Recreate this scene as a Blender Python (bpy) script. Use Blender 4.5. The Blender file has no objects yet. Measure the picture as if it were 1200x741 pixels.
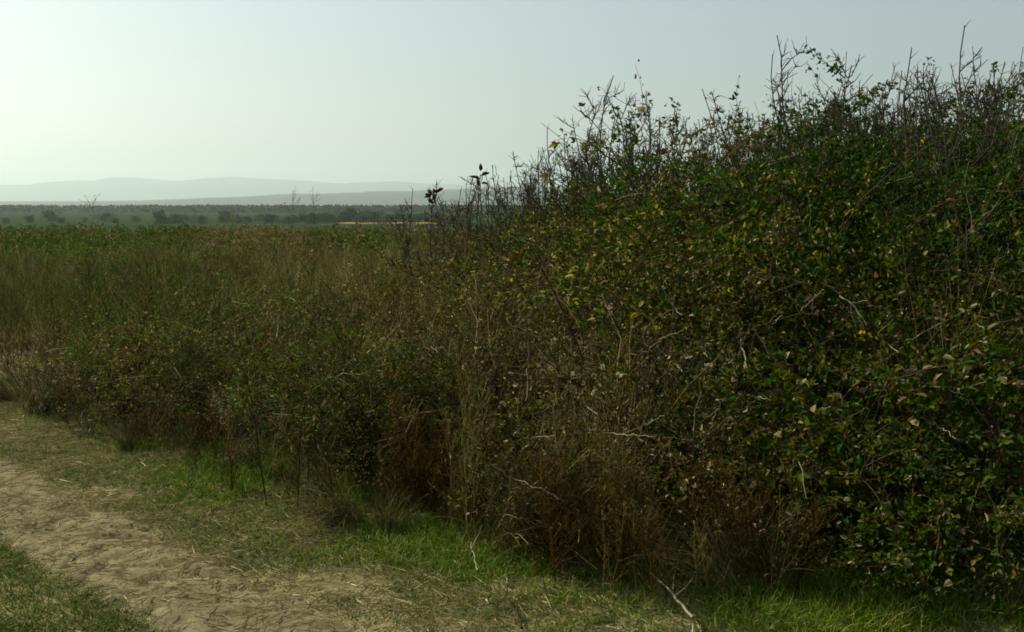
import bpy, math
import numpy as np
R_ = math.radians
# ------------------------------------------------------------------ camera, sky, sun, exposure
scn = bpy.context.scene
col = scn.collection
PITCH = R_(6.1); FPX = 1230.0; CAMZ = 1.6
cd = bpy.data.cameras.new('camera'); cam = bpy.data.objects.new('camera', cd); col.objects.link(cam)
cam.location = (0, 0, CAMZ); cam.rotation_euler = (R_(90) - PITCH, 0, 0)
cd.lens = 36.0 * FPX / 1200; cd.sensor_width = 36; cd.clip_start = 0.05; cd.clip_end = 60000
scn.camera = cam
SUN_AZ = R_(-58)      # from +Y, negative = to the left
SUN_EL = R_(36)
w = bpy.data.worlds.new('World'); scn.world = w; w.use_nodes = True
nt = w.node_tree; nt.nodes.clear()
sky = nt.nodes.new('ShaderNodeTexSky'); sky.sky_type = 'NISHITA'; sky.sun_disc = False
sky.sun_elevation = SUN_EL; sky.sun_rotation = SUN_AZ
sky.air_density = 1.0; sky.dust_density = 2.2; sky.ozone_density = 0.3; sky.altitude = 0
tint = nt.nodes.new('ShaderNodeMix'); tint.data_type = 'RGBA'; tint.blend_type = 'MULTIPLY'; tint.inputs[0].default_value = 1
tint.inputs[7].default_value = (.945, 1.0, 0.985, 1)
bg = nt.nodes.new('ShaderNodeBackground'); bg.inputs[1].default_value = 0.089
wo = nt.nodes.new('ShaderNodeOutputWorld')
hsv = nt.nodes.new('ShaderNodeHueSaturation'); hsv.inputs['Saturation'].default_value = .55
nt.links.new(sky.outputs[0], hsv.inputs['Color']); nt.links.new(hsv.outputs[0], tint.inputs[6]); nt.links.new(tint.outputs[2], bg.inputs[0]); nt.links.new(bg.outputs[0], wo.inputs[0])
sd = bpy.data.lights.new('sun', 'SUN'); sun = bpy.data.objects.new('sun', sd); col.objects.link(sun)
sd.energy = 4.9; sd.angle = R_(0.6); sd.color = (1.0, 0.94, 0.70)
sun.rotation_euler = (R_(90) - SUN_EL, 0, R_(180) - SUN_AZ)
scn.view_settings.view_transform = 'Standard'; scn.view_settings.look = 'None'
scn.view_settings.gamma = 1; scn.view_settings.use_curve_mapping = False
scn.view_settings.exposure = 0.4
scn.cycles.max_bounces = 6; scn.cycles.transparent_max_bounces = 8
scn.cycles.use_denoising = True; scn.cycles.filter_width = 1.7

rng = np.random.default_rng(11)
# ------------------------------------------------------------------ helpers
def sstep(a, b, x):
    t = np.clip((np.asarray(x, float) - a) / (b - a), 0, 1); return t * t * (3 - 2 * t)
def unit(v): return v / (np.linalg.norm(v, axis=-1, keepdims=True) + 1e-9)
_g = np.random.default_rng(3).random((256, 256))
def vnoise(x, y):                       # smooth value noise, 0..1
    x = np.asarray(x, float); y = np.asarray(y, float)
    xi = np.floor(x).astype(int); yi = np.floor(y).astype(int); fx = x - xi; fy = y - yi
    fx = fx * fx * (3 - 2 * fx); fy = fy * fy * (3 - 2 * fy)
    a = _g[xi & 255, yi & 255]; b = _g[(xi + 1) & 255, yi & 255]; c = _g[xi & 255, (yi + 1) & 255]; d = _g[(xi + 1) & 255, (yi + 1) & 255]
    return (a * (1 - fx) + b * fx) * (1 - fy) + (c * (1 - fx) + d * fx) * fy
def fbm(x, y, o=4):
    s = 0; a = .5
    for k in range(o): s = s + a * vnoise(x * 2 ** k + 17.3 * k, y * 2 ** k + 5.1 * k); a *= .5
    return s
def ray(px, py):
    u = (px - 600) / FPX; v = -(py - 370.5) / FPX
    return np.array([u, math.cos(PITCH) + v * math.sin(PITCH), -math.sin(PITCH) + v * math.cos(PITCH)])
def at_y(px, py, Y):                    # the point on the sight line at ground distance Y
    d = ray(px, py); return np.array([0, 0, CAMZ]) + d * (Y / d[1])
_bx = [-60, -8, -4, -2.87, -1.1, -.42, .18, .67, 1.12, 1.85, 5, 12, 60]
_by = [66, 13.2, 9.0, 7.2, 5.6, 5.25, 4.5, 4.25, 4.05, 3.9, 3.4, 3.0, 3.0]
def edge_s(x, y): return (np.asarray(y, float) - np.interp(x, _bx, _by)) * .75     # how far behind the edge of the growth
def bank(x, y):
    s = edge_s(x, y); wv = np.asarray(x, float) - y
    return 1.2 * sstep(.3, 4.5, s) * sstep(-13, -3, wv) * (1 - sstep(10, 22, s))
# the lane: straight, at 45 degrees to the left; u across (+ = towards the growth), v along
LU = np.array([.70, .714]); LV = np.array([-.714, .70]); L0 = np.array([-.92, 3.78])
def lane_uv(x, y):
    dx = np.asarray(x, float) - L0[0]; dy = np.asarray(y, float) - L0[1]
    return dx * LU[0] + dy * LU[1], dx * LV[0] + dy * LV[1]
def ground_base(x, y):
    d = np.hypot(x, y)
    return bank(x, y) - 6.0 * sstep(48, 230, d)
def ground_z(x, y):
    x = np.asarray(x, float); y = np.asarray(y, float)
    near = 1 - sstep(25, 60, np.hypot(x, y))
    u, v = lane_uv(x, y)
    rut = np.exp(-(u / .42) ** 2) + np.exp(-((u + 1.55) / .42) ** 2)
    return ground_base(x, y) + near * (.10 * (fbm(x * .8, y * .8) - .47) + .035 * (fbm(x * 5, y * 5) - .47) - .045 * rut)
def link(o, parent=None):
    col.objects.link(o)
    if parent is not None: o.parent = parent
    return o
def tag(o, label=None, cat=None, group=None, kind=None):
    if label: o['label'] = label
    if cat: o['category'] = cat
    if group: o['group'] = group
    if kind: o['kind'] = kind
    return o
def empty(name, loc=(0, 0, 0), rz=0, sc=1):
    o = bpy.data.objects.new(name, None); col.objects.link(o); o.empty_display_size = .1
    o.location = tuple(float(c) for c in loc); o.rotation_euler = (0, 0, rz); o.scale = (sc, sc, sc) if np.isscalar(sc) else sc
    return o
class Geo:
    def __init__(s): s.v = []; s.f = []; s.m = []; s.n = 0
    def add(s, v, f, mat=0):
        v = np.asarray(v, float).reshape(-1, 3); f = np.asarray(f, int)
        s.v.append(v); s.f.append(f + s.n); s.m.append(np.full(len(f), mat)); s.n += len(v); return s
    def arrays(s): return np.concatenate(s.v), s.f, s.m
    def mesh(s, name, mats, smooth=False):
        V = np.concatenate(s.v); me = bpy.data.meshes.new(name)
        me.vertices.add(len(V)); me.vertices.foreach_set('co', V.astype(np.float32).ravel())
        li = np.concatenate([f.ravel() for f in s.f]); ls = np.concatenate([np.full(len(f), f.shape[1]) for f in s.f])
        me.loops.add(len(li)); me.loops.foreach_set('vertex_index', li.astype(np.int32))
        st = np.concatenate([[0], np.cumsum(ls)[:-1]])
        me.polygons.add(len(ls)); me.polygons.foreach_set('loop_start', st.astype(np.int32))
        me.polygons.foreach_set('material_index', np.concatenate(s.m).astype(np.int32))
        if smooth: me.polygons.foreach_set('use_smooth', np.ones(len(ls), bool))
        for m in (mats if isinstance(mats, (list, tuple)) else [mats]): me.materials.append(m)
        me.update(calc_edges=True); me.validate()
        return me
    def obj(s, name, mats, parent=None, smooth=False):
        return link(bpy.data.objects.new(name, s.mesh(name, mats, smooth)), parent)
def leaves(g, P, D, N, L, W, fold=.25, curl=.15, mat=0):
    P = np.asarray(P); n = len(P); L = np.broadcast_to(L, n)[:, None]; W = np.broadcast_to(W, n)[:, None]
    curl = np.broadcast_to(curl, n)[:, None]
    D = unit(D); S = unit(np.cross(D, N)); N = np.cross(S, D)
    F = N * fold * W
    v = np.stack([P, P + D * L * .32 + S * W * .48 + F, P + D * L * .68 + S * W * .42 + F - N * curl * L * .45, P + D * L - N * curl * L,
                  P + D * L * .68 - S * W * .42 + F - N * curl * L * .45, P + D * L * .32 - S * W * .48 + F], 1)
    b = np.arange(n)[:, None] * 6
    return g.add(v, np.concatenate([b + [0, 1, 2, 3], b + [0, 3, 4, 5]]), mat)
def tubes(g, P, r0, r1, sides=3, mat=0):
    P = np.asarray(P, float); n, k, _ = P.shape
    T = np.empty_like(P); T[:, 1:-1] = P[:, 2:] - P[:, :-2]; T[:, 0] = P[:, 1] - P[:, 0]; T[:, -1] = P[:, -1] - P[:, -2]; T = unit(T)
    A = unit(np.cross(T, np.array([.31, .92, .23]))); B = np.cross(T, A)
    r = np.broadcast_to(r0, n)[:, None] * (1 - np.linspace(0, 1, k)) + np.broadcast_to(r1, n)[:, None] * np.linspace(0, 1, k)
    a = np.arange(sides) * 2 * math.pi / sides
    V = P[:, :, None] + r[..., None, None] * (np.cos(a)[:, None] * A[:, :, None] + np.sin(a)[:, None] * B[:, :, None])
    i = np.arange(n)[:, None, None] * k * sides; j = np.arange(k - 1)[None, :, None] * sides; q = np.arange(sides)[None, None, :]; q2 = (q + 1) % sides
    F = np.stack([i + j + q, i + j + q2, i + j + sides + q2, i + j + sides + q], -1).reshape(-1, 4)
    return g.add(V, F, mat)
def blades(g, P, D, L, W, bend, mat=0, seg=3):      # grass blades: tapering bent ribbons
    n = len(P); D = unit(D); L = np.broadcast_to(L, n); W = np.broadcast_to(W, n); bend = np.broadcast_to(bend, n)
    h = unit(np.stack([rng.normal(size=n), rng.normal(size=n), np.zeros(n)], 1)); S = unit(np.cross(D, h) + 1e-4)
    rows = []
    for k in range(seg + 1):
        t = k / seg; c = P + D * (L * t)[:, None] + h * (L * bend * t * t)[:, None]; c[:, 2] -= L * np.abs(bend) * .35 * t * t
        ww = (W * .5 * (1 - t ** 1.6) + .0004)[:, None]
        rows += [c - S * ww, c + S * ww]
    V = np.stack(rows, 1); b = np.arange(n)[:, None] * (2 * seg + 2)
    return g.add(V, np.concatenate([b + [2 * k, 2 * k + 1, 2 * k + 3, 2 * k + 2] for k in range(seg)]), mat)
def grow(start, d, length, k, sag=0., jit=.15, r=rng):      # wandering paths
    n = len(start); P = np.empty((n, k, 3)); P[:, 0] = start; d = unit(np.asarray(d, float)); st = np.broadcast_to(length, n) / (k - 1)
    for i in range(1, k):
        d = unit(d + r.normal(size=(n, 3)) * jit - np.array([0, 0, 1]) * sag)
        P[:, i] = P[:, i - 1] + d * st[:, None]
    return P
def along(P, t):                        # point and direction at parameter t (0..1) of path rows
    n, k, _ = P.shape; x = np.clip(t * (k - 1), 0, k - 1.001); i = x.astype(int); f = (x - i)[:, None]; a = np.arange(n)
    return P[a, i] * (1 - f) + P[a, i + 1] * f, unit(P[a, i + 1] - P[a, i])
def sphere_dirs(n, r=rng, zmin=-1.):
    z = r.uniform(zmin, 1, n); a = r.uniform(0, 2 * math.pi, n); q = np.sqrt(1 - z * z)
    return np.stack([q * np.cos(a), q * np.sin(a), z], 1)
# ------------------------------------------------------------------ materials
def new_mat(name):
    m = bpy.data.materials.new(name); m.use_nodes = True; t = m.node_tree; t.nodes.clear()
    return m, t, (lambda k: t.nodes.new('ShaderNode' + k)), t.links.new
def ramp_node(N, stops):
    r = N('ValToRGB'); e = r.color_ramp.elements
    while len(e) < len(stops): e.new(.5)
    for el, (p, c) in zip(e, stops): el.position = p; el.color = (*c, 1)
    return r
def leaf_mat(name, stops, trans=.4, rough=.6, spec=.08, objvar=.25):
    m, t, N, K = new_mat(name); g = N('NewGeometry'); r = ramp_node(N, stops); r.color_ramp.interpolation = 'LINEAR'
    K(g.outputs['Random Per Island'], r.inputs[0])
    oi = N('ObjectInfo'); hs = N('HueSaturation'); mr = N('MapRange'); mr.inputs[3].default_value = 1 - objvar; mr.inputs[4].default_value = 1 + objvar
    K(oi.outputs['Random'], mr.inputs[0]); K(mr.outputs[0], hs.inputs['Value']); K(r.outputs[0], hs.inputs['Color'])
    p = N('BsdfPrincipled'); p.inputs['Roughness'].default_value = rough; p.inputs['Specular IOR Level'].default_value = spec
    tr = N('BsdfTranslucent'); mx = N('MixShader'); mx.inputs[0].default_value = trans; o = N('OutputMaterial')
    K(hs.outputs[0], p.inputs['Base Color']); K(hs.outputs[0], tr.inputs[0]); K(p.outputs[0], mx.inputs[1]); K(tr.outputs[0], mx.inputs[2]); K(mx.outputs[0], o.inputs[0])
    return m
def twig_mat(name, stops, rough=.85):
    m, t, N, K = new_mat(name); g = N('NewGeometry'); r = ramp_node(N, stops)
    K(g.outputs['Random Per Island'], r.inputs[0]); p = N('BsdfPrincipled'); p.inputs['Roughness'].default_value = rough; p.inputs['Specular IOR Level'].default_value = .08
    o = N('OutputMaterial'); K(r.outputs[0], p.inputs['Base Color']); K(p.outputs[0], o.inputs[0]); return m
def soil_mat(name, stops, scale, bump=.4, scale2=40., stretch=(1, 1, 1), spec=.04):
    m, t, N, K = new_mat(name); tc = N('TexCoord'); mp = N('Mapping'); mp.inputs['Scale'].default_value = stretch
    n1 = N('TexNoise'); n1.inputs['Scale'].default_value = scale; n1.inputs['Detail'].default_value = 8; n1.inputs['Roughness'].default_value = .65
    n2 = N('TexNoise'); n2.inputs['Scale'].default_value = scale2; n2.inputs['Detail'].default_value = 6; n2.inputs['Roughness'].default_value = .7
    K(tc.outputs['Object'], mp.inputs[0]); K(mp.outputs[0], n1.inputs[0]); K(mp.outputs[0], n2.inputs[0])
    ad = N('Mix'); ad.data_type = 'FLOAT'; ad.inputs[0].default_value = .4; K(n1.outputs[0], ad.inputs[2]); K(n2.outputs[0], ad.inputs[3])
    r = ramp_node(N, stops); K(ad.outputs[0], r.inputs[0])
    p = N('BsdfPrincipled'); p.inputs['Roughness'].default_value = .95; p.inputs['Specular IOR Level'].default_value = spec
    b = N('Bump'); b.inputs['Strength'].default_value = bump; b.inputs['Distance'].default_value = .02; K(n2.outputs[0], b.inputs['Height'])
    o = N('OutputMaterial'); K(r.outputs[0], p.inputs['Base Color']); K(b.outputs[0], p.inputs['Normal']); K(p.outputs[0], o.inputs[0]); return m
G1 = (.014, .046, .002); G2 = (.030, .082, .002); OL = (.082, .088, .004); BR = (.100, .062, .010); DB = (.052, .036, .006); YE = (.22, .18, .02); TAN = (.30, .23, .13); PALE = (.42, .34, .22)
M = {}
M['bramble_green'] = leaf_mat('green bramble leaf', [(0, (.018, .036, .007)), (.4, G2), (.72, OL), (.92, BR), (.965, TAN), (1, PALE)])
M['bramble_brown'] = leaf_mat('browning bramble leaf', [(0, G1), (.3, OL), (.55, DB), (.84, BR), (.93, TAN), (1, PALE)])
M['bramble_yellow'] = leaf_mat('yellowing bramble leaf', [(0, G1), (.3, G2), (.5, OL), (.65, BR), (.8, (.15, .12, .015)), (.93, (.30, .24, .025)), (1, TAN)])
M['fine_green'] = leaf_mat('small hedge leaf', [(0, (.012, .044, .002)), (.5, (.028, .082, .003)), (.85, (.06, .10, .006)), (.95, OL), (1, TAN)])
M['weed_green'] = leaf_mat('green weed leaf', [(0, (.020, .066, .003)), (.5, (.048, .104, .004)), (.85, (.11, .13, .014)), (1, (.30, .26, .11))])
M['weed_brown'] = leaf_mat('brown weed leaf', [(0, (.042, .060, .004)), (.4, (.105, .096, .010)), (.75, (.15, .11, .024)), (1, (.36, .29, .14))])
M['weed_straw'] = leaf_mat('dry straw weed', [(0, (.09, .074, .022)), (.5, (.18, .15, .055)), (1, (.38, .32, .16))])
M['weed_rust'] = leaf_mat('rusty weed stem', [(0, (.030, .022, .004)), (.5, (.082, .050, .007)), (1, (.17, .105, .02))])
M['cane'] = twig_mat('bramble cane', [(0, (.03, .022, .014)), (.6, (.07, .045, .028)), (.9, (.14, .10, .06)), (1, (.34, .28, .19))])
M['weed_stem'] = twig_mat('weed stem', [(0, (.04, .036, .008)), (.5, (.085, .066, .016)), (1, (.2, .16, .07))])
M['twig'] = twig_mat('bare grey twig', [(0, (.035, .033, .022)), (.6, (.060, .054, .036)), (1, (.11, .095, .065))])
M['dead'] = twig_mat('bleached dead cane', [(0, (.14, .115, .075)), (1, (.27, .23, .16))])
M['dark_stalk'] = twig_mat('dark stalk', [(0, (.022, .018, .012)), (1, (.045, .034, .02))])
M['dark_leaf'] = leaf_mat('dark withered leaf', [(0, (.022, .014, .012)), (1, (.05, .030, .022))], trans=.12)
M['grass'] = leaf_mat('green grass', [(0, (.040, .115, .002)), (.5, (.088, .175, .004)), (.78, (.18, .20, .015)), (1, (.36, .31, .13))], trans=.35, objvar=0)
M['turf'] = leaf_mat('worn turf', [(0, (.030, .085, .003)), (.6, (.07, .125, .006)), (.88, (.18, .17, .05)), (1, (.36, .29, .16))], trans=.3, objvar=0)
M['straw'] = leaf_mat('straw litter', [(0, (.22, .185, .085)), (.5, (.32, .275, .14)), (.85, (.42, .36, .19)), (1, (.58, .50, .31))], trans=.1, objvar=0)
M['soil'] = soil_mat('field soil', [(.3, (.075, .070, .024)), (.46, (.165, .142, .066)), (.7, (.28, .24, .135))], 3.0)
M['track'] = soil_mat('dry track earth', [(.28, (.10, .086, .044)), (.5, (.205, .175, .098)), (.72, (.32, .275, .165))], 6.0, bump=.7, scale2=70)
M['plain'] = soil_mat('far plain', [(.36, (.014, .032, .014)), (.5, (.024, .042, .018)), (.6, (.05, .055, .02))], .02, bump=0, scale2=.09, stretch=(.35, 1.2, 1), spec=0)
M['hill'] = soil_mat('wooded hill', [(.35, (.03, .045, .03)), (.65, (.06, .07, .045))], .006, bump=0, scale2=.03, spec=0)
M['stubble'] = soil_mat('yellow stubble', [(.35, (.22, .17, .03)), (.65, (.30, .23, .06))], .05, bump=0, scale2=.4)
M['tree_leaf'] = leaf_mat('far tree leaf', [(0, (.018, .036, .012)), (.6, (.034, .056, .018)), (1, (.05, .07, .026))])
M['bark'] = twig_mat('tree bark', [(0, (.05, .04, .03)), (1, (.09, .075, .055))])
# ------------------------------------------------------------------ terrain
def axis(lo, hi, step, out_lo, out_hi, k=1.09):
    a = list(np.arange(lo, hi, step)); s = step; x = a[-1]
    while x < out_hi: s *= k; x += s; a.append(x)
    s = step; x = a[0]; b = []
    while x > out_lo: s *= k; x -= s; b.append(x)
    return np.array(b[::-1] + a)
def grid(g, X, Y, Z, mat=0):
    ny, nx = X.shape; i = np.arange(ny - 1)[:, None] * nx + np.arange(nx - 1)[None]
    return g.add(np.stack([X, Y, Z], -1), np.stack([i, i + 1, i + nx + 1, i + nx], -1).reshape(-1, 4), mat)
xs = axis(-4.6, 3.2, .035, -15000, 15000, 1.09); ys = axis(2.6, 9.5, .035, -500, 17500, 1.075)
X, Y = np.meshgrid(xs, ys); g = Geo(); grid(g, X, Y, ground_z(X, Y))
go = g.obj('ground', [M['soil'], M['plain']], smooth=True); go['kind'] = 'structure'
cy = (Y[:-1, :-1] + Y[1:, 1:]) * .5; cx = (X[:-1, :-1] + X[1:, 1:]) * .5
go.data.polygons.foreach_set('material_index', (np.hypot(cx, cy) > 55).astype(np.int32).ravel()); go.data.update()
# dirt track: the worn wheel rut and its twin, edges sinking unevenly into the ground
def track(u0):
    vv = np.arange(-3.2, 16, .02); uu = np.arange(-.62, .62, .02)
    U, V = np.meshgrid(uu, vv); x = L0[0] + (U + u0) * LU[0] + V * LV[0]; y = L0[1] + (U + u0) * LU[1] + V * LV[1]
    e = .27 + .12 * (fbm(U * 3 + 9, V * 1.6 + 3) - .47) * 2
    core = 1 - sstep(e - .16, e + .16, np.abs(U)); d = .050 * core - .014
    lug = np.abs(((V * 1.0 + np.sign(U + .03) * U * .9) / .20) % 1 - .5) * 2
    amp = sstep(.40, .60, fbm(U * 2.6 + 3, V * 1.9 + 40)) * (1 - sstep(.26, .42, np.abs(U)))
    d -= .026 * amp * (1 - sstep(.10, .45, lug + .5 * (vnoise(U * 9, V * 7) - .5))) * sstep(.2, .75, vnoise(U * 14, V * 9))
    d += .010 * (fbm(U * 11, V * 11) - .47) + .010 * (fbm(U * 30, V * 30, 2) - .37)
    return x, y, ground_z(x, y) + d
g = Geo(); grid(g, *track(0)); grid(g, *track(-1.55))
o = g.obj('dirt_track', M['track'], smooth=True); o['kind'] = 'structure'
# far hills with real depth
def ridge(name, prof, D, depth, zb, rough):
    pxs = np.linspace(-700, 1900, 260); tops = np.interp(pxs, [p[0] for p in prof], [p[1] for p in prof])
    P = np.array([at_y(a, b, D) for a, b in zip(pxs, tops)]); hx = P[:, 0]; hz = P[:, 2]
    t = np.linspace(-1, 1, 41)[:, None]; shape = (1 - np.abs(t) ** 1.5)
    XX = hx[None] * (1 + 0 * t); YY = D + t * depth + 0 * XX
    nz = (fbm(XX / 460, YY / 460) - .47) * rough
    ZZ = zb + (hz[None] - zb) * np.clip(shape + nz * (np.abs(t) > .04) * (1 - np.abs(t)) , -.2, 1) + rough * 36 * (fbm(XX / 160, YY / 1000) - .47)
    gg = Geo(); grid(gg, XX, YY, ZZ); ob = gg.obj(name, M['hill'], smooth=True); ob['kind'] = 'structure'
ridge('far_hills', [(-700, 226), (-200, 221), (0, 217), (60, 217.5), (85, 213.5), (105, 211.5), (122, 213), (150, 208), (185, 210.5), (205, 213.5), (240, 209.5), (270, 207), (300, 209), (340, 211), (370, 213), (400, 215.5), (430, 214), (470, 213), (500, 216), (560, 218), (650, 222), (800, 226), (1900, 230)], 14000, 3000, -8, .5)
ridge('near_hills', [(-700, 240), (0, 237), (100, 236), (200, 234.5), (260, 232), (330, 229), (400, 226.5), (440, 225), (500, 223), (560, 220), (620, 219), (700, 220), (900, 225), (1900, 234)], 6200, 1700, -8, .4)
def sheet_far(px0, px1, y0, y1, name, mat, lift):
    a = np.linspace(0, 1, 30); b = np.linspace(0, 1, 6); A, B = np.meshgrid(a, b)
    yy = y0 + (y1 - y0) * B; xx = ((px0 + (px1 - px0) * A) - 600) / FPX * yy
    gg = Geo(); grid(gg, xx, yy, ground_z(xx, yy) + lift); ob = gg.obj(name, mat); ob['kind'] = 'structure'; return ob
sheet_far(395, 520, 405, 432, 'stubble_field', M['stubble'], .06)
# haze: one closed box of pale even air
bpy.ops.mesh.primitive_cube_add(size=1); hz = bpy.context.object; hz.name = 'haze'; hz.data.name = 'haze'
hz.scale = (34000, 18600, 560); hz.location = (0, 8600, 265); hz['kind'] = 'stuff'
m, t, N, K = new_mat('hazy air'); pv = N('VolumePrincipled'); pv.inputs['Color'].default_value = (.74, .89, .93, 1); pv.inputs['Density'].default_value = .00013; pv.inputs['Anisotropy'].default_value = .35
oo = N('OutputMaterial'); K(pv.outputs[0], oo.inputs['Volume']); hz.data.materials.append(m)
# ------------------------------------------------------------------ far trees on the plain
def tree_proto(h, wd, seed):
    r = np.random.default_rng(seed); tr = Geo(); cr = Geo()
    tp = grow(np.zeros((1, 3)), [[0, 0, 1]], h * .7, 6, 0, .08, r); tubes(tr, tp, .045 * h, .015 * h, 6)
    st, _ = along(np.repeat(tp, 9, 0), r.uniform(.3, .95, 9)); br = grow(st, sphere_dirs(9, r, .1), wd * .45, 4, -.05, .2, r); tubes(tr, br, .014 * h, .004 * h, 4)
    c = np.concatenate([br[:, -1], br[:, -2]]) + r.normal(size=(18, 3)) * .1 * wd
    n = 700; P = c[r.integers(0, 18, n)] + r.normal(size=(n, 3)) * np.array([.13, .13, .10]) * wd; P[:, 2] = np.where(r.random(n) < .3, P[:, 2] * r.uniform(0, 1, n), P[:, 2]); P[:, 2] = np.abs(P[:, 2])
    leaves(cr, P, sphere_dirs(n, r), sphere_dirs(n, r), r.uniform(.5, .9, n) * h / 6, r.uniform(.4, .7, n) * h / 6)
    return tr.mesh('trunk', M['bark']), cr.mesh('crown', M['tree_leaf'])
tprot = [tree_proto(5, 5.5, 5), tree_proto(5, 8, 6), tree_proto(5, 4, 7)]
far = [(190, 13, 0, 'round dark green tree on the hazy plain, largest of those left of centre'), (441, 15, 2, 'tallest upright tree of the hazy row, right of the bushy trees'), (416, 14, 1, 'broad bushy tree beside the tallest tree on the plain')]
far += [(p, h, k, None) for p, h, k in ((8, 5, 1), (38, 7, 0), (64, 9, 1), (72, 6, 0), (100, 4, 1), (126, 7, 1), (137, 5, 0), (160, 5, 1), (203, 8, 1), (212, 7, 0), (221, 6, 1), (236, 7, 1), (262, 7, 0), (269, 9, 1), (281, 7, 1), (291, 6, 0), (306, 6, 1), (316, 9, 0), (323, 6, 1), (335, 6, 1), (347, 8, 1), (355, 9, 0), (364, 11, 1), (373, 9, 1), (383, 11, 0), (392, 9, 1), (400, 11, 1), (409, 12, 0), (425, 13, 0), (433, 11, 1), (450, 10, 1), (460, 9, 0), (470, 11, 1), (481, 9, 1), (492, 11, 0), (503, 9, 1), (515, 10, 1), (530, 9, 0), (547, 10, 1))]
for k, (px, hp, kind, lab) in enumerate(far):
    Yd = 400 + 75 * ((k * 37) % 11) / 11; h = hp * Yd / FPX * (1.1 if px < 340 else .88); x = (px - 600) / FPX * Yd
    e = empty('tree', (x, Yd, float(ground_z(x, Yd)) - .1), k * 1.7, (h / 5 * (1 + .8 * ((k * 13) % 5) / 5), h / 5 * 1.3, h / 5))
    tag(e, lab or 'small dark tree in the hazy row across the plain', 'tree', 'trees in a row on the far plain')
    for me in tprot[kind]: link(bpy.data.objects.new(me.name, me), e)
# the distant wood line: one mass
n = 5200; yy = rng.uniform(900, 1150, n); xx = rng.uniform(-.75, .75, n) * yy; keep = fbm(xx / 90, yy / 60) > .40; xx = xx[keep]; yy = yy[keep]; n = len(xx)
g = Geo(); q = 9; P = np.repeat(np.stack([xx, yy, ground_z(xx, yy)], 1), q, 0) + rng.normal(size=(n * q, 3)) * np.array([2.2, 2.2, 0]); P[:, 2] += rng.uniform(.3, 5.5, n * q)
leaves(g, P, sphere_dirs(n * q), sphere_dirs(n * q), 2.2, 1.8); tag(g.obj('distant_wood', M['tree_leaf']), 'dark line of distant woodland across the hazy plain', 'woodland', None, 'stuff')
# ------------------------------------------------------------------ plant prototypes
def bramble(seed, mat, Rr=.62, H=1.15, nl=1900, ls=(.022, .038)):
    r = np.random.default_rng(seed); cg = Geo(); fg = Geo()
    n = 18; a = r.uniform(0, 6.283, n); d = np.stack([np.cos(a) * .55, np.sin(a) * .55, r.uniform(.7, 1.5, n)], 1)
    st = np.stack([r.normal(size=n) * .12, r.normal(size=n) * .12, np.full(n, -.05)], 1)
    can = grow(st, d, r.uniform(.9, 1.45, n) * H, 9, .12, .10, r); tubes(cg, can, .0045, .002, 4)
    m_ = 8 * n; idx = r.integers(0, n, m_); p, dd = along(can[idx], r.uniform(.25, 1, m_))
    lat = grow(p, dd * .5 + sphere_dirs(m_, r, -.3), r.uniform(.15, .42, m_), 5, .05, .22, r); tubes(cg, lat, .0022, .0010, 3)
    i2 = r.integers(0, m_, nl); P, D = along(lat[i2], r.uniform(.1, 1, nl)); P = P + r.normal(size=(nl, 3)) * .02
    nf = nl // 2; q = sphere_dirs(nf, r, -.2) * np.array([Rr, Rr, H * .55]); lump = .72 + .5 * fbm(q[:, 0] * 5 + seed, q[:, 1] * 5 + q[:, 2] * 4)
    q = q * (lump * r.uniform(.7, 1., nf) ** .5)[:, None]; q[:, 2] += H * .5
    P = np.concatenate([P, q]); D = np.concatenate([D, unit(q - [0, 0, .3])]); N0 = unit(sphere_dirs(len(P), r) + np.array([0, 0, .9]))
    gp = vnoise(P[:, 0] * 5 + P[:, 2] * 3.3 + seed, P[:, 1] * 5 - P[:, 2] * 2.9 + 40); ok = r.random(len(P)) < .12 + .88 * sstep(.30, .46, gp); P = P[ok]; D = D[ok]; N0 = N0[ok]
    L = r.uniform(*ls, len(P)) * r.choice([.7, 1., 1.25], len(P)); side = unit(np.cross(D, N0))
    for off, sc in ((0, 1.), (1, .8), (-1, .8)):
        ok = r.random(len(P)) < (1 if off == 0 else .7)
        leaves(fg, P[ok], (D + side * off * 1.1 + r.normal(size=D.shape) * .35)[ok], (N0 + r.normal(size=D.shape) * .3)[ok], L[ok] * sc, L[ok] * sc * r.uniform(.42, .62, ok.sum()), .2, r.uniform(.05, .45, ok.sum()))
    return [cg.mesh('canes', M['cane']), fg.mesh('foliage', mat)]
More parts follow.
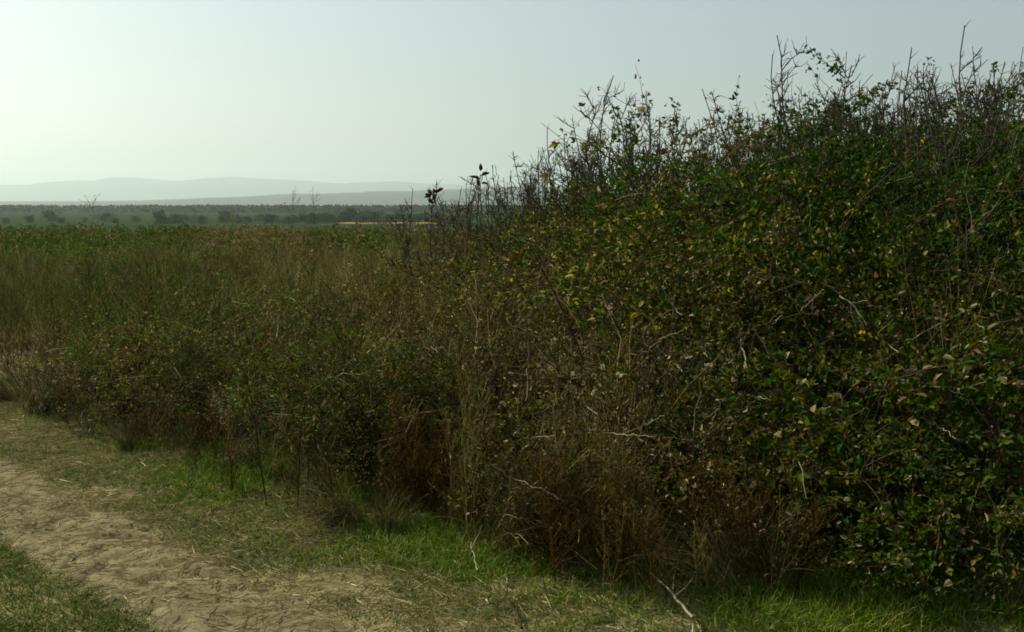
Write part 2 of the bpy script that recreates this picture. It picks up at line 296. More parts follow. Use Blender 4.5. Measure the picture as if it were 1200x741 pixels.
def bare_shrub(seed, H=1.6, leafy=.5, nstem=5, mat='twig', spread=.35):
    r = np.random.default_rng(seed); tg = Geo(); fg = Geo(); n = nstem
    a = r.uniform(0, 6.283, n); d = np.stack([np.cos(a) * spread, np.sin(a) * spread, np.ones(n)], 1); hh = r.uniform(.72, 1, n) * H; hh[0] = H
    st = np.stack([r.normal(size=n) * .06, r.normal(size=n) * .06, np.full(n, -.05)], 1)
    s = grow(st, d, hh, 14, -.012, .11, r); ti = int(s[:, -1, 2].argmax()); s *= H / s[ti, -1, 2]; s[:, :, :2] -= s[ti, -1, :2] * .8 * np.linspace(0, 1, 14)[None, :, None]; s[:, :, :2] *= np.minimum(1, .24 * H / (np.linalg.norm(s[:, -1, :2], axis=1) + 1e-6))[:, None, None]; tubes(tg, s, .0075, .0028, 5)
    m1 = 10 * n; idx = np.repeat(np.arange(n), 10); t = r.uniform(.30, .97, m1); p, dd = along(s[idx], t)
    b = grow(p, dd * .75 + sphere_dirs(m1, r, -.1), (.10 + .42 * (1.05 - t)) * r.uniform(.5, 1.15, m1), 7, -.02, .20, r); tubes(tg, b, .0038, .0018, 3)
    m2 = 9 * m1; idx = r.integers(0, m1, m2); p, dd = along(b[idx], r.uniform(.1, 1, m2))
    c = grow(p, dd * .5 + sphere_dirs(m2, r, -.2), r.uniform(.02, .09, m2), 3, 0, .25, r); tubes(tg, c, .0024, .0014, 3)
    m3 = 26 * n; idx = r.integers(0, n, m3); p, dd = along(s[idx], r.uniform(.35, 1, m3)); th = grow(p, sphere_dirs(m3, r, 0) + dd * .4, r.uniform(.02, .06, m3), 2, 0, 0, r); tubes(tg, th, .0022, .0010, 3)
    nl = int(2600 * leafy); idx = r.integers(0, m2, nl); P, D = along(c[idx], r.uniform(0, 1, nl))
    keep = r.random(nl) < (1.08 - P[:, 2] / (H * .72)); P = P[keep]; D = D[keep]; k = len(P)
    leaves(fg, P, D + sphere_dirs(k, r) * .7, sphere_dirs(k, r) + [0, 0, .8], r.uniform(.016, .030, k), r.uniform(.009, .014, k), .15, .2)
    return [tg.mesh('branches', M[mat]), fg.mesh('foliage', M['fine_green'])]
def weed(seed, leafm, H=1.05, nb=22, lpb=15, ls=(.013, .030), lw=.17, stem='weed_stem', spread=.55, lod=False):
    r = np.random.default_rng(seed); sg = Geo(); fg = Geo(); ns = 1 if lod else 2
    st = np.zeros((ns, 3)); st[1:, :2] = r.normal(size=(ns - 1, 2)) * .05; st[:, 2] = -.04
    s = grow(st, np.stack([r.normal(size=ns) * .08, r.normal(size=ns) * .08, np.ones(ns)], 1), H * r.uniform(.85, 1.05, ns), 9, 0, .06, r); tubes(sg, s, .005, .0018, 3)
    nb *= ns; idx = np.arange(nb) % ns; t = r.uniform(.12, .98, nb); p, dd = along(s[idx], t); a = r.uniform(0, 6.283, nb)
    b = grow(p, np.stack([np.cos(a) * spread, np.sin(a) * spread, np.full(nb, .9)], 1), (.10 + .34 * (1 - t)) * r.uniform(.7, 1.2, nb) * H, 5, -.03, .12, r); tubes(sg, b, .0024, .0011, 3)
    nl = nb * lpb; idx = np.repeat(np.arange(nb), lpb); P, D = along(b[idx], r.uniform(.08, 1, nl)); L = r.uniform(*ls, nl)
    leaves(fg, P, D * .7 + sphere_dirs(nl, r) * .8, sphere_dirs(nl, r) + [0, 0, .5], L, L * lw, .15, r.uniform(0, .4, nl))
    return sg, fg, leafm, stem
def stuffed(list_of, protos, name, mats):       # many copies of prototype geometry in one mesh
    pass
def place(name, protos, x, y, h, label, cat, group, rz=None, zoff=0., tilt=.06, base=None, wide=1.):
    e = empty(name, (x, y, float(ground_z(x, y)) + zoff), rng.uniform(0, 6.283) if rz is None else rz, (h * wide, h * wide, h))
    e.rotation_euler[0] = rng.normal() * tilt; e.rotation_euler[1] = rng.normal() * tilt
    tag(e, label, cat, group)
    for me in protos: link(bpy.data.objects.new(me.name, me), e)
    return e
# ------------------------------------------------------------------ the bramble thicket on the bank
BR_G = [bramble(100 + k, M['bramble_green'], nl=2300, ls=(.021, .038)) for k in range(3)]
BR_B = [bramble(110 + k, M['bramble_brown'], nl=2200, ls=(.015, .029)) for k in range(3)]
BR_Y = [bramble(120 + k, M['bramble_yellow'], nl=2100, ls=(.020, .036)) for k in range(2)]
M['bramble_vivid'] = leaf_mat('bright yellow bramble leaf', [(0, G1), (.4, G2), (.6, OL), (.82, (.16, .13, .015)), (.95, (.36, .29, .03)), (1, PALE)])
BR_V = [bramble(140 + k, M['bramble_vivid'], nl=1300, ls=(.032, .056)) for k in range(2)]
BR_F = [bramble(130 + k, M['fine_green'], nl=2600, ls=(.016, .032)) for k in range(2)]
def veg_h(s): return .46 + .85 * sstep(0, 1.7, s)
BR_LG = [bramble(150 + k, M['bramble_green'], H=.58, nl=1700, ls=(.024, .043)) for k in range(2)]
BR_LB = [bramble(160 + k, M['bramble_brown'], H=.58, nl=1700, ls=(.015, .029)) for k in range(2)]
kinds = {
 'g': (BR_G, 'dense green bramble bush with tan-edged leaves low on the right of the bank', 'green bramble bushes of the right bank'),
 'b': (BR_B, 'browning bramble bush with curled tan leaves in the middle of the thicket', 'browning bramble bushes of the thicket'),
 'y': (BR_Y, 'bramble bush with yellowing leaves high on the bank', 'yellowing bramble bushes of the bank'),
 'f': (BR_F, 'fine-leaved dark green bush near the top of the right bank', 'fine-leaved bushes of the upper bank')}
for s0, step in ((.12, .42), (.42, .46), (.80, .52), (1.45, .60), (2.2, .62), (3.0, .66), (3.9, .72), (4.9, .8), (6.2, .95)):
    x = -1.25 + .50 * s0 * .2
    while x < 7:
        xx = x + rng.normal() * .10; yy = float(np.interp(xx, _bx, _by)) + s0 / .75 + rng.normal() * .12; x += step
        if xx / yy > .60 or xx / yy < -.20 or xx - yy < -13.5 or (xx / yy < .0 and s0 > 1.8) or (xx / yy < -.05 and rng.random() < .5): continue
        px = 600 + FPX * xx / yy * 1.0
        hgt = float(veg_h(s0)) * rng.uniform(.86, 1.12) * float(np.interp(xx / yy, [-.2, -.08, 0., .15], [.50, .66, .80, 1.])) * float(np.interp(s0, [1.8, 2.6, 3.2, 4.5], [1., 1.16, 1.16, 1.06] if xx > .5 else [1., 1., 1., 1.]))
        if px < 540 + 60 * rng.random(): k = 'b'
        elif s0 > 2.0: k = rng.choice(['f', 'y', 'b', 'g'], p=[.86, .04, .0, .10] if px > 960 else [.14, .34, .42, .10])
        else: k = rng.choice(['g', 'b', 'f'], p=[.80, .15, .05] if px > 850 else [.20, .78, .02])
        pr, lab, grp = kinds[k]
        if s0 < .3 and rng.random() < .65: continue
        if hgt < .85 and k in 'gb': pr = BR_LG if k == 'g' else BR_LB; hgt *= 2.
        place('bramble_bush', pr[int(rng.integers(len(pr)))], xx, yy, hgt / 1.15, lab, 'bramble', grp, wide=1.)
# ------------------------------------------------------------------ bare thorn shrubs along the crest
BS = [bare_shrub(200 + k, 1.6, 2.3, nstem=4, spread=.22) for k in range(5)]
BT = [bare_shrub(210 + k, 1.6, .10, nstem=3, spread=.12) for k in range(4)]
def crest_y(px): return float(np.interp(px, [480, 600, 800, 1000, 1200, 1300], [13, 11, 8.7, 7.6, 6.9, 6.6]))
def shrub_at(px, py, protos, label, group, dy=0., rz=None):
    Yd = crest_y(px) + dy; p = at_y(px, py, Yd); z = float(ground_z(p[0], Yd)); h = max(.6, p[2] - z)
    return place('bare_shrub', protos, p[0], Yd, h / 1.6, label, 'shrub', group, rz=rz, tilt=.05, wide=1.)
for k, (px, py, lab) in enumerate([
    (945, 46, 'tall forked bare shrub leaning left, standing clear above the crest'),
    (1076, 40, 'bushy-topped bare thorn shrub standing tall on the crest near the right edge'),
    (1172, 32, 'thin bare shrub at far right with the topmost widely forked twigs'),
    (697, 98, 'spiky bare shrub at the left shoulder of the thicket, tallest of those there'),
    (905, 74, 'bare shrub just left of the tall forked one, twigs slanting left'),
    (1122, 62, 'bare thorn shrub between the two tallest at the right edge'),
    (762, 112, 'bare shrub midway up the crest, right of the left shoulder'),
    (640, 158, 'short bare shrub at the low left end of the thicket')]):
    shrub_at(px, py - 7, BT[k % 3], lab, 'tall bare shrubs on the crest', dy=-.2, rz=None if k != 3 else 2.6)
for k in range(84):
    px = 590 + 650 * ((k + rng.uniform(.1, .9)) / 84); top = float(np.interp(px, [600, 660, 700, 800, 900, 1000, 1100, 1240], [185, 150, 128, 122, 100, 88, 70, 62])) + rng.uniform(2, 40)
    shrub_at(px, top, BS[k % 5], 'bare grey-twigged shrub with small green leaves low down, along the crest', 'bare shrubs along the crest', dy=rng.uniform(.2, 1.8))
for k in range(12):
    px = 470 + 135 * (k + rng.uniform(.1, .9)) / 12
    shrub_at(px, float(np.interp(px, [470, 605], [240, 192])) + rng.uniform(-12, 14), BT[k % 4], 'thin low bare shrub where the thicket tapers into the field weeds', 'thin bare shrubs at the low end of the thicket', dy=rng.uniform(-1.5, 0))
# ------------------------------------------------------------------ tall weeds of the field
WD = {}
for key, lm, kw in (('green', 'weed_green', {}), ('brown', 'weed_brown', {}), ('straw', 'weed_straw', dict(nb=12, lpb=9, H=1.0)), ('rust', 'weed_rust', dict(nb=44, lpb=9, ls=(.010, .024), lw=.24, spread=.75, H=.95, stem='weed_rust'))):
    WD[key] = [weed(300 + 7 * k + len(key) * 31, lm, **kw) for k in range(4)]
WM = {k: [[sg.mesh('stem', M[stm]), fg.mesh('leaves', M[lm])] for sg, fg, lm, stm in v] for k, v in WD.items()}
wl = {'green': ('green tall weed with narrow leaves standing in the overgrown field edge', 'green tall weeds at the field edge'),
      'brown': ('brown-leaved tall weed standing in the overgrown field edge', 'brown tall weeds at the field edge'),
      'straw': ('pale dried-out tall weed standing in the overgrown field edge', 'dried pale weeds at the field edge'),
      'rust': ('rust-red wiry weed at the shaded foot of the growth', 'rust-red weeds at the foot of the growth')}
def pick(px, s):
    if s < .5: return rng.choice(['rust', 'brown', 'green', 'straw'], p=[.46, .26, .18, .10])
    p = {'l': [.72, .12, .14, .02], 'm': [.18, .42, .28, .12]}['l' if px < 230 else 'm']
    return rng.choice(['green', 'brown', 'straw', 'rust'], p=p)
cand = []
for _ in range(1500):
    s0 = rng.uniform(-.22, 3.2); xx = rng.uniform(-5.2, .6); yy = float(np.interp(xx, _bx, _by)) + s0 / .75
    if xx / yy < -.56 or xx / yy > (-.02 if s0 > .6 else .1): continue
    if all((xx - a) ** 2 + (yy - b) ** 2 > .17 ** 2 for a, b, _s in cand): cand.append((xx, yy, s0))
cand.sort(key=lambda c: c[1]); cand = cand[:244]; ymax_ind = max(c[1] for c in cand)
for xx, yy, s0 in cand:
    k = pick(600 + FPX * xx / yy, s0); hh = (.52 + .45 * float(sstep(-.1, .7, s0))) * rng.uniform(.7, 1.15) * (.62 + .8 * float(fbm(xx * .9, yy * .9)))
    place('tall_weed', WM[k][int(rng.integers(4))], xx, yy, hh, *[wl[k][0], 'weed', wl[k][1]], tilt=.10, wide=1.15)
WB = [bramble(400 + k, M[m_], Rr=.5, H=.9, nl=2300, ls=(.012, .026)) for k, m_ in enumerate(('weed_green', 'weed_brown', 'weed_green', 'weed_rust'))]
wb = [('dark green rounded weed clump among the taller weeds of the field', 'dark green weed clumps in the field'), ('brown rounded weed clump among the taller weeds of the field', 'brown weed clumps in the field'), None, ('rust-brown rounded weed clump at the edge of the field weeds', 'rust-brown weed clumps in the field')]
wb[2] = wb[0]
for k in range(46):
    s0 = rng.uniform(.5, 4.5) if k > 12 else rng.uniform(.30, .55); f_ = rng.uniform(-.43, -.06)
    ys_ = np.linspace(4, 20, 400); yy = float(ys_[np.argmin(np.abs(edge_s(f_ * ys_, ys_) - s0))]); i = int(rng.choice(4, p=[.3, .25, .25, .2])) if s0 > .4 else int(rng.choice(4, p=[.2, .2, .2, .4]))
    place('weed_clump', WB[i], f_ * yy, yy, float(np.interp(s0, [0, .8, 4], [.6, .88, .95])) * rng.uniform(.8, 1.1), wb[i][0], 'weed clump', wb[i][1], wide=1.15)
# the rest of the overgrown field as one mass
LD = {key: [weed(500 + 9 * k + len(key) * 17, lm, nb=10, lpb=9, ls=(.05, .11), lw=.30, lod=True) for k in range(4)] for key, lm in (('green', 'weed_green'), ('brown', 'weed_brown'), ('straw', 'weed_straw'))}
MI = {'green': 0, 'brown': 1, 'straw': 2}
g = Geo(); cnt = 0
def add_copy(g, src, x, y, z, a, h, wide, mat):
    V, F, _ = src.arrays(); c, s_ = math.cos(a), math.sin(a)
    V2 = np.stack([(V[:, 0] * c - V[:, 1] * s_) * h * wide + x, (V[:, 0] * s_ + V[:, 1] * c) * h * wide + y, V[:, 2] * h + z], 1); off = 0
    base = g.n
    g.v.append(V2); g.n += len(V2)
    for f in F: g.f.append(f + base); g.m.append(np.full(len(f), mat))
taken = np.array([(c[0], c[1]) for c in cand])
for y0, y1, dens, far_ in ((5.5, 12, 11, False), (12, 20, 8, False), (20, 43, 7, True)):
    nn = int((y1 - y0) * (y1 + y0) * .5 * .85 * dens)
    yy = np.sqrt(rng.uniform(y0 ** 2, y1 ** 2, nn)); xx = rng.uniform(-.62, .22, nn) * yy; ss = edge_s(xx, yy); gz = ground_z(xx, yy)
    for x, y, s0, z in zip(xx, yy, ss, gz):
        if s0 < .45 or (x / y > .0 and s0 < 3): continue
        if not far_ and s0 < 3.6 and len(taken) and np.min((taken[:, 0] - x) ** 2 + (taken[:, 1] - y) ** 2) < .14 ** 2: continue
        px = 600 + FPX * x / y; q = fbm(x * .35 + 4, y * .18)
        k = 'green' if q + (.22 if px < 230 else -.08 if y < 18 else -.05) + rng.normal() * .07 > .5 else rng.choice(['brown', 'straw'], p=[.68, .32])
        src = (LD if far_ else WD)[k][int(rng.integers(4))]; a = rng.uniform(0, 6.283); hh = rng.uniform(.62, 1.05) * (.60 + .8 * float(fbm(x * .7, y * .5))) * float(np.interp(y, [12, 40], [1., .78]))
        add_copy(g, src[1], x, y, z, a, hh, 1.15, MI[k]); add_copy(g, src[0], x, y, z, a, hh, 1.15, 3)
tag(g.obj('weed_field', [M['weed_green'], M['weed_brown'], M['weed_straw'], M['weed_stem']]), 'overgrown field of green and brown tall weeds stretching back to the hazy plain', 'weeds', None, 'stuff')
# ------------------------------------------------------------------ grass, turf, straw (uncountable)
def scatter(n, fn, xr=(-5, 3.2), yr=(3.0, 11)):
    x = rng.uniform(*xr, n); y = rng.uniform(*yr, n); k = rng.random(n) < fn(x, y); x = x[k]; y = y[k]; return np.stack([x, y, ground_z(x, y)], 1)
def f_verge(x, y):
    s = edge_s(x, y); u, v = lane_uv(x, y); patch = sstep(.42, .56, fbm(x * 1.7, y * 1.7))
    near = sstep(-.75, -.05, s) * (1 - sstep(.5, 1.0, s)); rest = .22 * sstep(.36, .8, u) * (1 - sstep(0, .5, s)) * patch
    left = .25 + .75 * sstep(-2.6, -.9, x); return np.clip((near * (.18 + .82 * patch) * 1.0 + rest) * left * (1 + .5 * sstep(-1., -.2, x)), 0, 1)
P = scatter(520000, f_verge); n = len(P); s = edge_s(P[:, 0], P[:, 1]); tall = sstep(-.6, .2, s)
g = Geo(); D = rng.normal(size=(n, 3)) * .35; D[:, 2] = 1
blades(g, P, D, rng.uniform(.03, .07, n) + tall * rng.uniform(.0, .10, n), rng.uniform(.0025, .005, n), rng.uniform(.1, .9, n))
tag(g.obj('verge_grass', M['grass']), 'bright green grass along the foot of the thicket', 'grass', None, 'stuff')
def f_turf(x, y):
    u, v = lane_uv(x, y); patch = sstep(.33, .6, fbm(x * 3 + 5, y * 3)); mid = (1 - sstep(-.34, -.14, u + .25 * (fbm(x * 3, y * 3) - .47))) * sstep(-1.35, -1.1, u)
    out = 1 - sstep(-2.2, -1.9, u); side = .50 * sstep(.22, .5, u) * (1 - sstep(-.2, .3, edge_s(x, y)))
    return np.clip((mid + out) * (.5 + .5 * patch) + side * patch, 0, 1)
P = scatter(620000, f_turf, (-5, 1.6), (2.6, 9.5)); n = len(P); g = Geo(); D = rng.normal(size=(n, 3)) * .7; D[:, 2] = 1
blades(g, P, D, rng.uniform(.015, .05, n), rng.uniform(.002, .0045, n), rng.uniform(.2, 1., n), seg=2)
tag(g.obj('lane_turf', M['turf']), 'short worn turf between and beside the wheel ruts', 'grass', None, 'stuff')
def f_straw(x, y):
    u, v = lane_uv(x, y); return np.clip(.20 + .80 * np.exp(-((u - .72) / .60) ** 2) * (.3 + .7 * sstep(.35, .6, fbm(x * 2.2 + 8, y * 2.2))), 0, 1) * (1 - sstep(.1, .6, edge_s(x, y))) * sstep(-.6, -.1, u + .25 * fbm(x * 4, y * 4))
P = scatter(170000, f_straw, (-5, 1.8), (2.8, 9.5)); n = len(P); P[:, 2] += rng.uniform(.002, .016, n) + .030 * (1 - sstep(.12, .36, np.abs(lane_uv(P[:, 0], P[:, 1])[0]))); a = rng.uniform(0, 6.283, n)
g = Geo(); D = np.stack([np.cos(a), np.sin(a), rng.normal(size=n) * .07], 1); blades(g, P, D, rng.uniform(.03, .15, n), rng.uniform(.002, .0055, n), rng.uniform(-.3, .3, n), seg=2)
tag(g.obj('straw_litter', M['straw']), 'broken straw strewn over the track and its verge', 'straw', None, 'stuff')
# tall wild grass woven through the field and the thicket: one mass
n = 90000; yy = np.sqrt(rng.uniform(4.2 ** 2, 22 ** 2, n)); xx = rng.uniform(-.62, .62, n) * yy; s = edge_s(xx, yy)
keep = (s > .05) & (rng.random(n) < np.where(xx / yy > .02, .38, .90 * sstep(.25, .9, s)) * sstep(.30, .60, fbm(xx * 1.1 + 30, yy * 1.1)) ) & ((xx / yy < .02) | (s < 6))
xx = xx[keep]; yy = yy[keep]; s = s[keep]; n = len(xx); P = np.stack([xx, yy, ground_z(xx, yy)], 1); D = rng.normal(size=(n, 3)) * .30; D[:, 2] = 1
hgt = (.42 + .62 * sstep(0, 1.2, s)) * rng.uniform(.45, 1.06, n) * (.62 + .75 * fbm(xx * .8, yy * .8)) * np.where(xx / yy > .02, 1.2, 1.); g = Geo()
dry = rng.random(n) < np.where(xx / yy > .2, .18, np.where(xx / yy < -.33, .35, .62))
for sel, mt in ((dry, 0), (~dry, 1)): blades(g, P[sel], D[sel], hgt[sel], rng.uniform(.003, .0065, sel.sum()), rng.uniform(.1, .7, sel.sum()), mt, seg=4)
tag(g.obj('tall_grass', [M['weed_straw'], M['weed_green']]), 'thin tall dry and green grass woven through the field weeds and brambles', 'grass', None, 'stuff')
# ------------------------------------------------------------------ dry grass tufts along the foot of the growth
def tuft(seed, nb, H, lean, mat, rad=1.):
    g = Geo(); st = np.zeros((nb, 3)); st[:, :2] = rng.normal(size=(nb, 2)) * .05; d = rng.normal(size=(nb, 3)) * .28; d[:, 2] = 1; d[:, 0] += lean
    p = grow(st, d, rng.uniform(.5, 1, nb) * H, 8, .10 if lean == 0 else .16, .07); tubes(g, p, .0028 * rad, .0013 * rad, 3); return [g.mesh('stalks', mat)]
def on_ground(px, py):
    d = ray(px, py); t = 1.0
    for _ in range(4000):
        t += .004 * max(1, t * .3); q = np.array([0, 0, CAMZ]) + d * t
        if q[2] < ground_z(q[0], q[1]): return q
    return q
TU = [tuft(k, 110, .55, 0, M['weed_straw']) for k in range(2)] + [tuft(k, 110, .62, .6, M['weed_straw']) for k in range(2)]
TT = [tuft(k, 90, .55, 0, M['weed_straw'], .38) for k in range(2)]
for k, (px, py, h, lab) in enumerate([
    (45, 487, 1.1, 'pale dry grass tuft at the left edge of the photo beside the verge'), (75, 478, 1.0, 'pale upright dry grass tuft right of the leftmost two'), (15, 470, 1.1, 'pale upright grass tuft behind the leftmost one'),
    (408, 612, .75, 'thin dry grass tuft on the green verge left of the rust-red weeds'), (455, 625, .5, 'low dry grass tuft on the verge, just right of the thin one'),
    (660, 650, 1.15, 'large collapsed tuft of bleached stems bowed over at the foot of the thicket'), (600, 640, 1.05, 'bowed dry tuft left of the large collapsed one'),
    (850, 690, .9, 'dry leaning tuft at the right foot of the thicket'), (890, 685, .8, 'dry leaning tuft, rightmost at the foot of the thicket'), (150, 530, .5, 'short dry tuft lying over the verge at the left end of the weeds'),
    (270, 545, .55, 'short dry tuft in front of the rust-red weeds on the left')]):
    q = on_ground(px, py); e = place('dry_grass_tuft', TU[k % 4], q[0], q[1], h, lab, 'grass tuft', 'dry grass tufts along the verge')
for px, py in ((640, 668), (625, 655), (655, 675), (500, 612), (515, 618), (485, 606), (252, 545), (180, 532), (700, 684), (735, 690)):
    q = on_ground(px, py); place('tall_weed', WM['rust'][int(rng.integers(4))], q[0], q[1], rng.uniform(.5, .72), wl['rust'][0], 'weed', wl['rust'][1], wide=.8)
for k in range(44):
    px = 415 + 560 * (k + rng.random()) / 44; q = on_ground(px, float(np.interp(px, [415, 500, 650, 800, 975], [590, 618, 684, 706, 730]))); y = q[1] + rng.uniform(-.05, .45); kd = rng.choice(['rust', 'brown', 'straw', 'green'], p=[.5, .22, .16, .12])
    place('tall_weed', WM[kd][int(rng.integers(4))], q[0], y, rng.uniform(.38, .72), 'wiry ' + {'rust': 'rust-red', 'brown': 'brown', 'straw': 'pale dry', 'green': 'green'}[kd] + ' weed growing against the foot of the bramble thicket', 'weed', kd + ' weeds against the foot of the brambles', tilt=.18)
# ------------------------------------------------------------------ single canes, sticks and stalks
def veg_top(x, y):
    s = float(edge_s(x, y)); return float(ground_z(x, y)) + (veg_h(s) if s > 0 else 0)
def surf_y(px, py):                     # distance at which the sight line meets the top of the growth
    d = ray(px, py); t = 2.5
    while t < 40:
        t += .03; q = np.array([0, 0, CAMZ]) + d * t
        if q[2] < veg_top(q[0], q[1]): break
    return q[1]
for px, py in ((858, 272), (905, 250), (896, 310), (940, 296)):
    Yd = surf_y(px, py); q = at_y(px, py, Yd + .55); z = float(ground_z(q[0], q[1]))
    place('bramble_bush', BR_V[int(rng.integers(2))], q[0], q[1], max(.6, (q[2] - z - .05) / 1.15), 'bramble bush thick with bright yellow leaves high in the middle of the bank', 'bramble', 'bright yellow brambles of the bank')
def cane(name, pts, label, cat, mat, r0=.004, r1=.002, out=.30, group=None, twigs=2):
    Yd = np.mean([surf_y(*p) for p in pts]) - out; P = np.array([at_y(a, b, Yd + .12 * math.sin(i * 1.7)) for i, (a, b) in enumerate(pts)])
    t = np.linspace(0, 1, len(P)); tt = np.linspace(0, 1, 14); Q = np.stack([np.interp(tt, t, P[:, k]) for k in range(3)], 1); Q[1:-1] += rng.normal(size=(12, 3)) * .004
    base = Q[0].copy(); g = Geo(); tubes(g, (Q - base)[None], r0 * .75, r1 * .6, 5)
    if twigs:
        idx = rng.uniform(.2, .9, twigs); p, d = along(np.repeat((Q - base)[None], twigs, 0), idx); tubes(g, grow(p, d * .6 + sphere_dirs(twigs), .10, 4, 0, .2), r1 * .6, r1 * .3, 3)
    o = g.obj(name, M[mat], smooth=True); o.location = base; tag(o, label, cat, group); return o
GC = 'bleached dead canes in the growth'
cane('dead_cane', [(963, 332), (985, 345), (1000, 358), (1016, 382)], 'pale arched dead cane high on the right bank', 'dead cane', 'dead', .006, .004, group=GC)
cane('dead_cane', [(938, 365), (950, 352), (966, 340)], 'short pale twig left of the arched cane on the right bank', 'dead cane', 'dead', .004, .002, group=GC)
cane('dead_cane', [(867, 388), (870, 408), (875, 428)], 'short white broken cane in the middle of the right bank', 'dead cane', 'dead', .006, .005, group=GC, twigs=0)
cane('dead_cane', [(1112, 372), (1118, 400), (1116, 440), (1112, 480)], 'long thin grey cane hanging near the right edge', 'dead cane', 'cane', .004, .002, group=GC)
cane('dead_cane', [(619, 400), (619, 430), (616, 470)], 'upright pale cane in the centre of the thicket', 'dead cane', 'dead', .005, .003, group=GC)
cane('dead_cane', [(378, 446), (400, 439), (427, 438)], 'nearly level white dead stem sticking out of the brown weeds', 'dead cane', 'dead', .0055, .003, group=GC)
cane('dead_cane', [(690, 505), (715, 508), (740, 510), (766, 512)], 'level pale branch across the lower middle of the thicket', 'dead cane', 'dead', .005, .003, group=GC, twigs=6)
cane('dead_cane', [(782, 412), (792, 425), (800, 436)], 'pale slanting cane left of the short white broken one', 'dead cane', 'dead', .005, .004, group=GC)
cane('dead_cane', [(325, 395), (327, 372), (330, 355), (318, 347)], 'pale bent-tipped stem standing in the left field of weeds', 'dead cane', 'dead', .005, .004, group=GC)
cane('dead_cane', [(192, 420), (203, 430), (212, 442)], 'short pale broken stem low in the left weeds', 'dead cane', 'dead', .005, .003, group=GC)
cane('dead_cane', [(575, 545), (600, 560), (640, 575), (655, 585)], 'bleached stem bowed over the collapsed tuft', 'dead cane', 'dead', .004, .002, group=GC)
cane('dead_cane', [(1040, 465), (1030, 430), (1038, 400)], 'thin upright pale cane right of the arched cane', 'dead cane', 'cane', .004, .002, group=GC)
for k in range(34):
    px = rng.uniform(120, 1150); py = rng.uniform(330, 560) if px > 420 else rng.uniform(310, 470); a = rng.normal() * .9 + (1.57 if rng.random() < .5 else 0); l = rng.uniform(9, 24); b = rng.normal() * 7
    dx, dy = math.cos(a) * l, -math.sin(a) * l
    cane('dead_cane', [(px - dx, py - dy), (px - dx * .2 + b, py - dy * .2), (px + dx * .5 + b, py + dy * .5), (px + dx, py + dy)], 'thin short bent pale stem caught among the weeds and brambles', 'dead cane', 'dead' if rng.random() < .6 else 'cane', .0036, .002, group='thin pale stems caught in the growth', twigs=int(rng.integers(1, 4)), out=.22)
def lying(pts, label, mat, r0, r1, name='fallen_stick', lift=.03, twigs=2):
    P = np.array([on_ground(a, b) for a, b in pts]); P[:, 2] += lift; t = np.linspace(0, 1, len(P)); tt = np.linspace(0, 1, 12); Q = np.stack([np.interp(tt, t, P[:, k]) for k in range(3)], 1); Q[1:-1] += rng.normal(size=(10, 3)) * .004
    Q[:, 2] = np.maximum(Q[:, 2], ground_z(Q[:, 0], Q[:, 1]) + .012)
    base = Q[0].copy(); g = Geo(); tubes(g, (Q - base)[None], r0, r1, 6)
    p, d = along(np.repeat((Q - base)[None], twigs, 0), rng.uniform(.3, .9, twigs)); tubes(g, grow(p, d * .6 + sphere_dirs(twigs, zmin=0.1), .12, 4, 0, .2), r1, r1 * .4, 3)
    o = g.obj(name, M[mat], smooth=True); o.location = base; tag(o, label, 'stick', 'fallen sticks on the verge')
lying([(812, 745), (790, 718), (765, 693), (742, 676)], 'long pale fallen stick lying in the green grass at the bottom of the photo', 'dead', .006, .0035, lift=.07)
lying([(612, 745), (603, 725), (592, 705)], 'dark fallen stick lying on the straw at the bottom', 'dark_stalk', .006, .003)
lying([(512, 604), (522, 609), (532, 614)], 'short pinkish broken stick on the bright grass', 'dead', .005, .004, twigs=0)
lying([(560, 690), (553, 668), (552, 655)], 'thin pale stem leaning on the verge grass left of the dark stick', 'dead', .003, .002, lift=.08)
# dark saplings at the foot of the growth
def sapling(px, py, h, label, lean, leafy=0):
    q = on_ground(px, py); e = empty('sapling', q); g = Geo(); s = grow(np.zeros((1, 3)) - [[0, 0, .04]], [[lean, .0, 1]], h, 12, 0, .05); tubes(g, s, .0045, .002, 5)
    b0, d0 = along(np.repeat(s, 12, 0), rng.uniform(.3, .95, 12)); b = grow(b0, d0 + sphere_dirs(12, zmin=0) * .9, .22, 5, 0, .15); tubes(g, b, .003, .0014, 3)
    g.obj('stem', M['dark_stalk'], e); f = Geo(); i = rng.integers(0, 12, 120); P, D = along(b[i], rng.uniform(.2, 1, 120)); leaves(f, P, D + sphere_dirs(120) * .6, sphere_dirs(120) + [0, 0, .6], .03, .014); f.obj('leaves', M['weed_brown'], e)
    tag(e, label, 'sapling', 'dark saplings on the verge')
for px, py, lab in ((800, 430, 'tangle of tall pale dry stems in the middle of the right bank'), (722, 500, 'tangle of dry stems just above the level pale branch'), (640, 520, 'thin tangle of dry stems in the brown centre of the thicket'),
                    (1110, 330, 'pale green-grey tangle of dry stems high near the right edge'), (560, 450, 'tangle of dry stems at the left side of the brown brambles')):
    Yd = surf_y(px, py); q = at_y(px, py, Yd - .02); z = float(ground_z(q[0], q[1])); place('dry_grass_tuft', TT[int(rng.integers(2))], q[0], q[1], (q[2] - z + .12) / .48, lab, 'grass tuft', 'dry stem tangles in the thicket', wide=.8)
sapling(314, 596, 1.0, 'dark thin sapling standing alone in front of the left weeds', -.10)
sapling(349, 598, .8, 'dark thin sapling right of the taller one by the left weeds', .02)
sapling(392, 606, .7, 'shortest dark sapling, rightmost of those by the left weeds', .05)
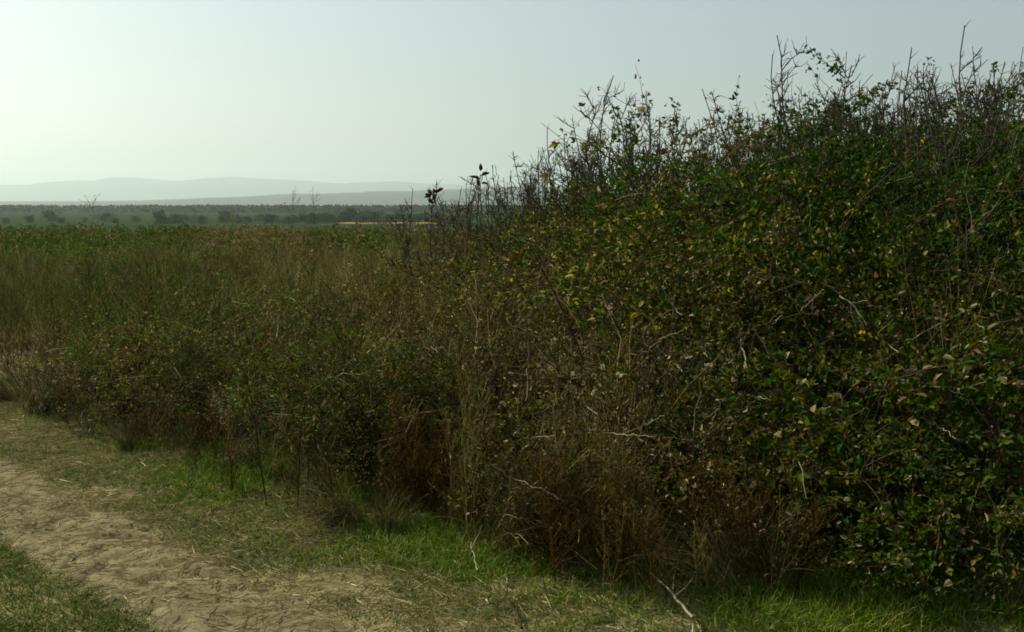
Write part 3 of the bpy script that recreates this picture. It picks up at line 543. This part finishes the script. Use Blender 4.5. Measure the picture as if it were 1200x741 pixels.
# tall stalks standing against the sky and plain
def leaf_stalk(px, py, Yd, label, droop):
    top = at_y(px, py, Yd); z = float(ground_z(top[0], Yd)); h = top[2] - z; e = empty('leaf_stalk', (top[0], Yd, z)); g = Geo()
    s = grow(np.zeros((1, 3)), [[.0, 0, 1]], h, 12, 0, .03); s[:, :, :2] -= s[:, -1:, :2] * np.linspace(0, 1, 12)[None, :, None] ** 1; tubes(g, s, .006, .004, 5); tw0, twd = along(np.repeat(s, 10, 0), rng.uniform(.5, .95, 10)); tubes(g, grow(tw0, twd + sphere_dirs(10, zmin=0), .18, 5, 0, .2), .003, .0015, 3); g.obj('stem', M['dark_stalk'], e)
    f = Geo(); n = 9 if droop else 6; P, _ = along(np.repeat(s, n, 0), np.array([1, 1, .995, .99, .985, .98, .97, .96, .95] if droop else [1, 1, .97, .95, .93, .90])); P = P + rng.normal(size=(n, 3)) * (np.array([.06, .05, .02]) if droop else .01); D = sphere_dirs(n, zmin=-.9 if droop else .0); D[:, 1] *= .6
    if droop: D[:, 2] = -np.abs(D[:, 2]) * 1.1; D[:, 0] += .2
    leaves(f, P, D, sphere_dirs(n) + [0, -1, .3], rng.uniform(.06, .10, n), rng.uniform(.026, .04, n), .3, .4); f.obj('leaves', M['dark_leaf'], e)
    tag(e, label, 'stalk', 'dark leaf-topped stalks against the sky')
leaf_stalk(508, 217, 9.5, 'dark stalk topped by a drooping cluster of withered leaves, the left of two', True)
leaf_stalk(563, 202, 9.0, 'dark upright stalk with a few broad dark leaves against the sky, the right of two', False)
def seed_stalk(px, py, Yd, label):
    top = at_y(px, py, Yd); z = float(ground_z(top[0], Yd)); h = top[2] - z; e = empty('seed_stalk', (top[0], Yd, z)); g = Geo()
    s = grow(np.zeros((1, 3)), [[0, 0, 1]], h, 10, 0, .03); tubes(g, s, .0042, .002, 4); n = 14; p, d = along(np.repeat(s, n, 0), rng.uniform(.62, 1, n)); b = grow(p, d + sphere_dirs(n, zmin=0) * .8, .20, 4, -.05, .15); tubes(g, b, .0022, .0014, 3)
    g.obj('stem', M['weed_stem'], e); f = Geo(); i = rng.integers(0, n, 40); P, D = along(b[i], rng.uniform(.6, 1, 40)); leaves(f, P + rng.normal(size=(40, 3)) * .01, sphere_dirs(40), sphere_dirs(40), .018, .008); f.obj('foliage', M['weed_rust'], e)
    tag(e, label, 'weed stalk', 'tall seed stalks in the field')
seed_stalk(105, 232, 14, 'branched seed stalk rising above the field to the horizon, leftmost')
seed_stalk(340, 222, 13, 'branched seed stalk rising against the hazy hills, tallest of those in the field')
seed_stalk(373, 232, 15, 'thin seed stalk just right of the tallest in the field')
seed_stalk(225, 256, 14, 'short seed stalk between the leftmost and the tallest in the field')
seed_stalk(275, 262, 12, 'low thin seed stalk left of the tallest one')
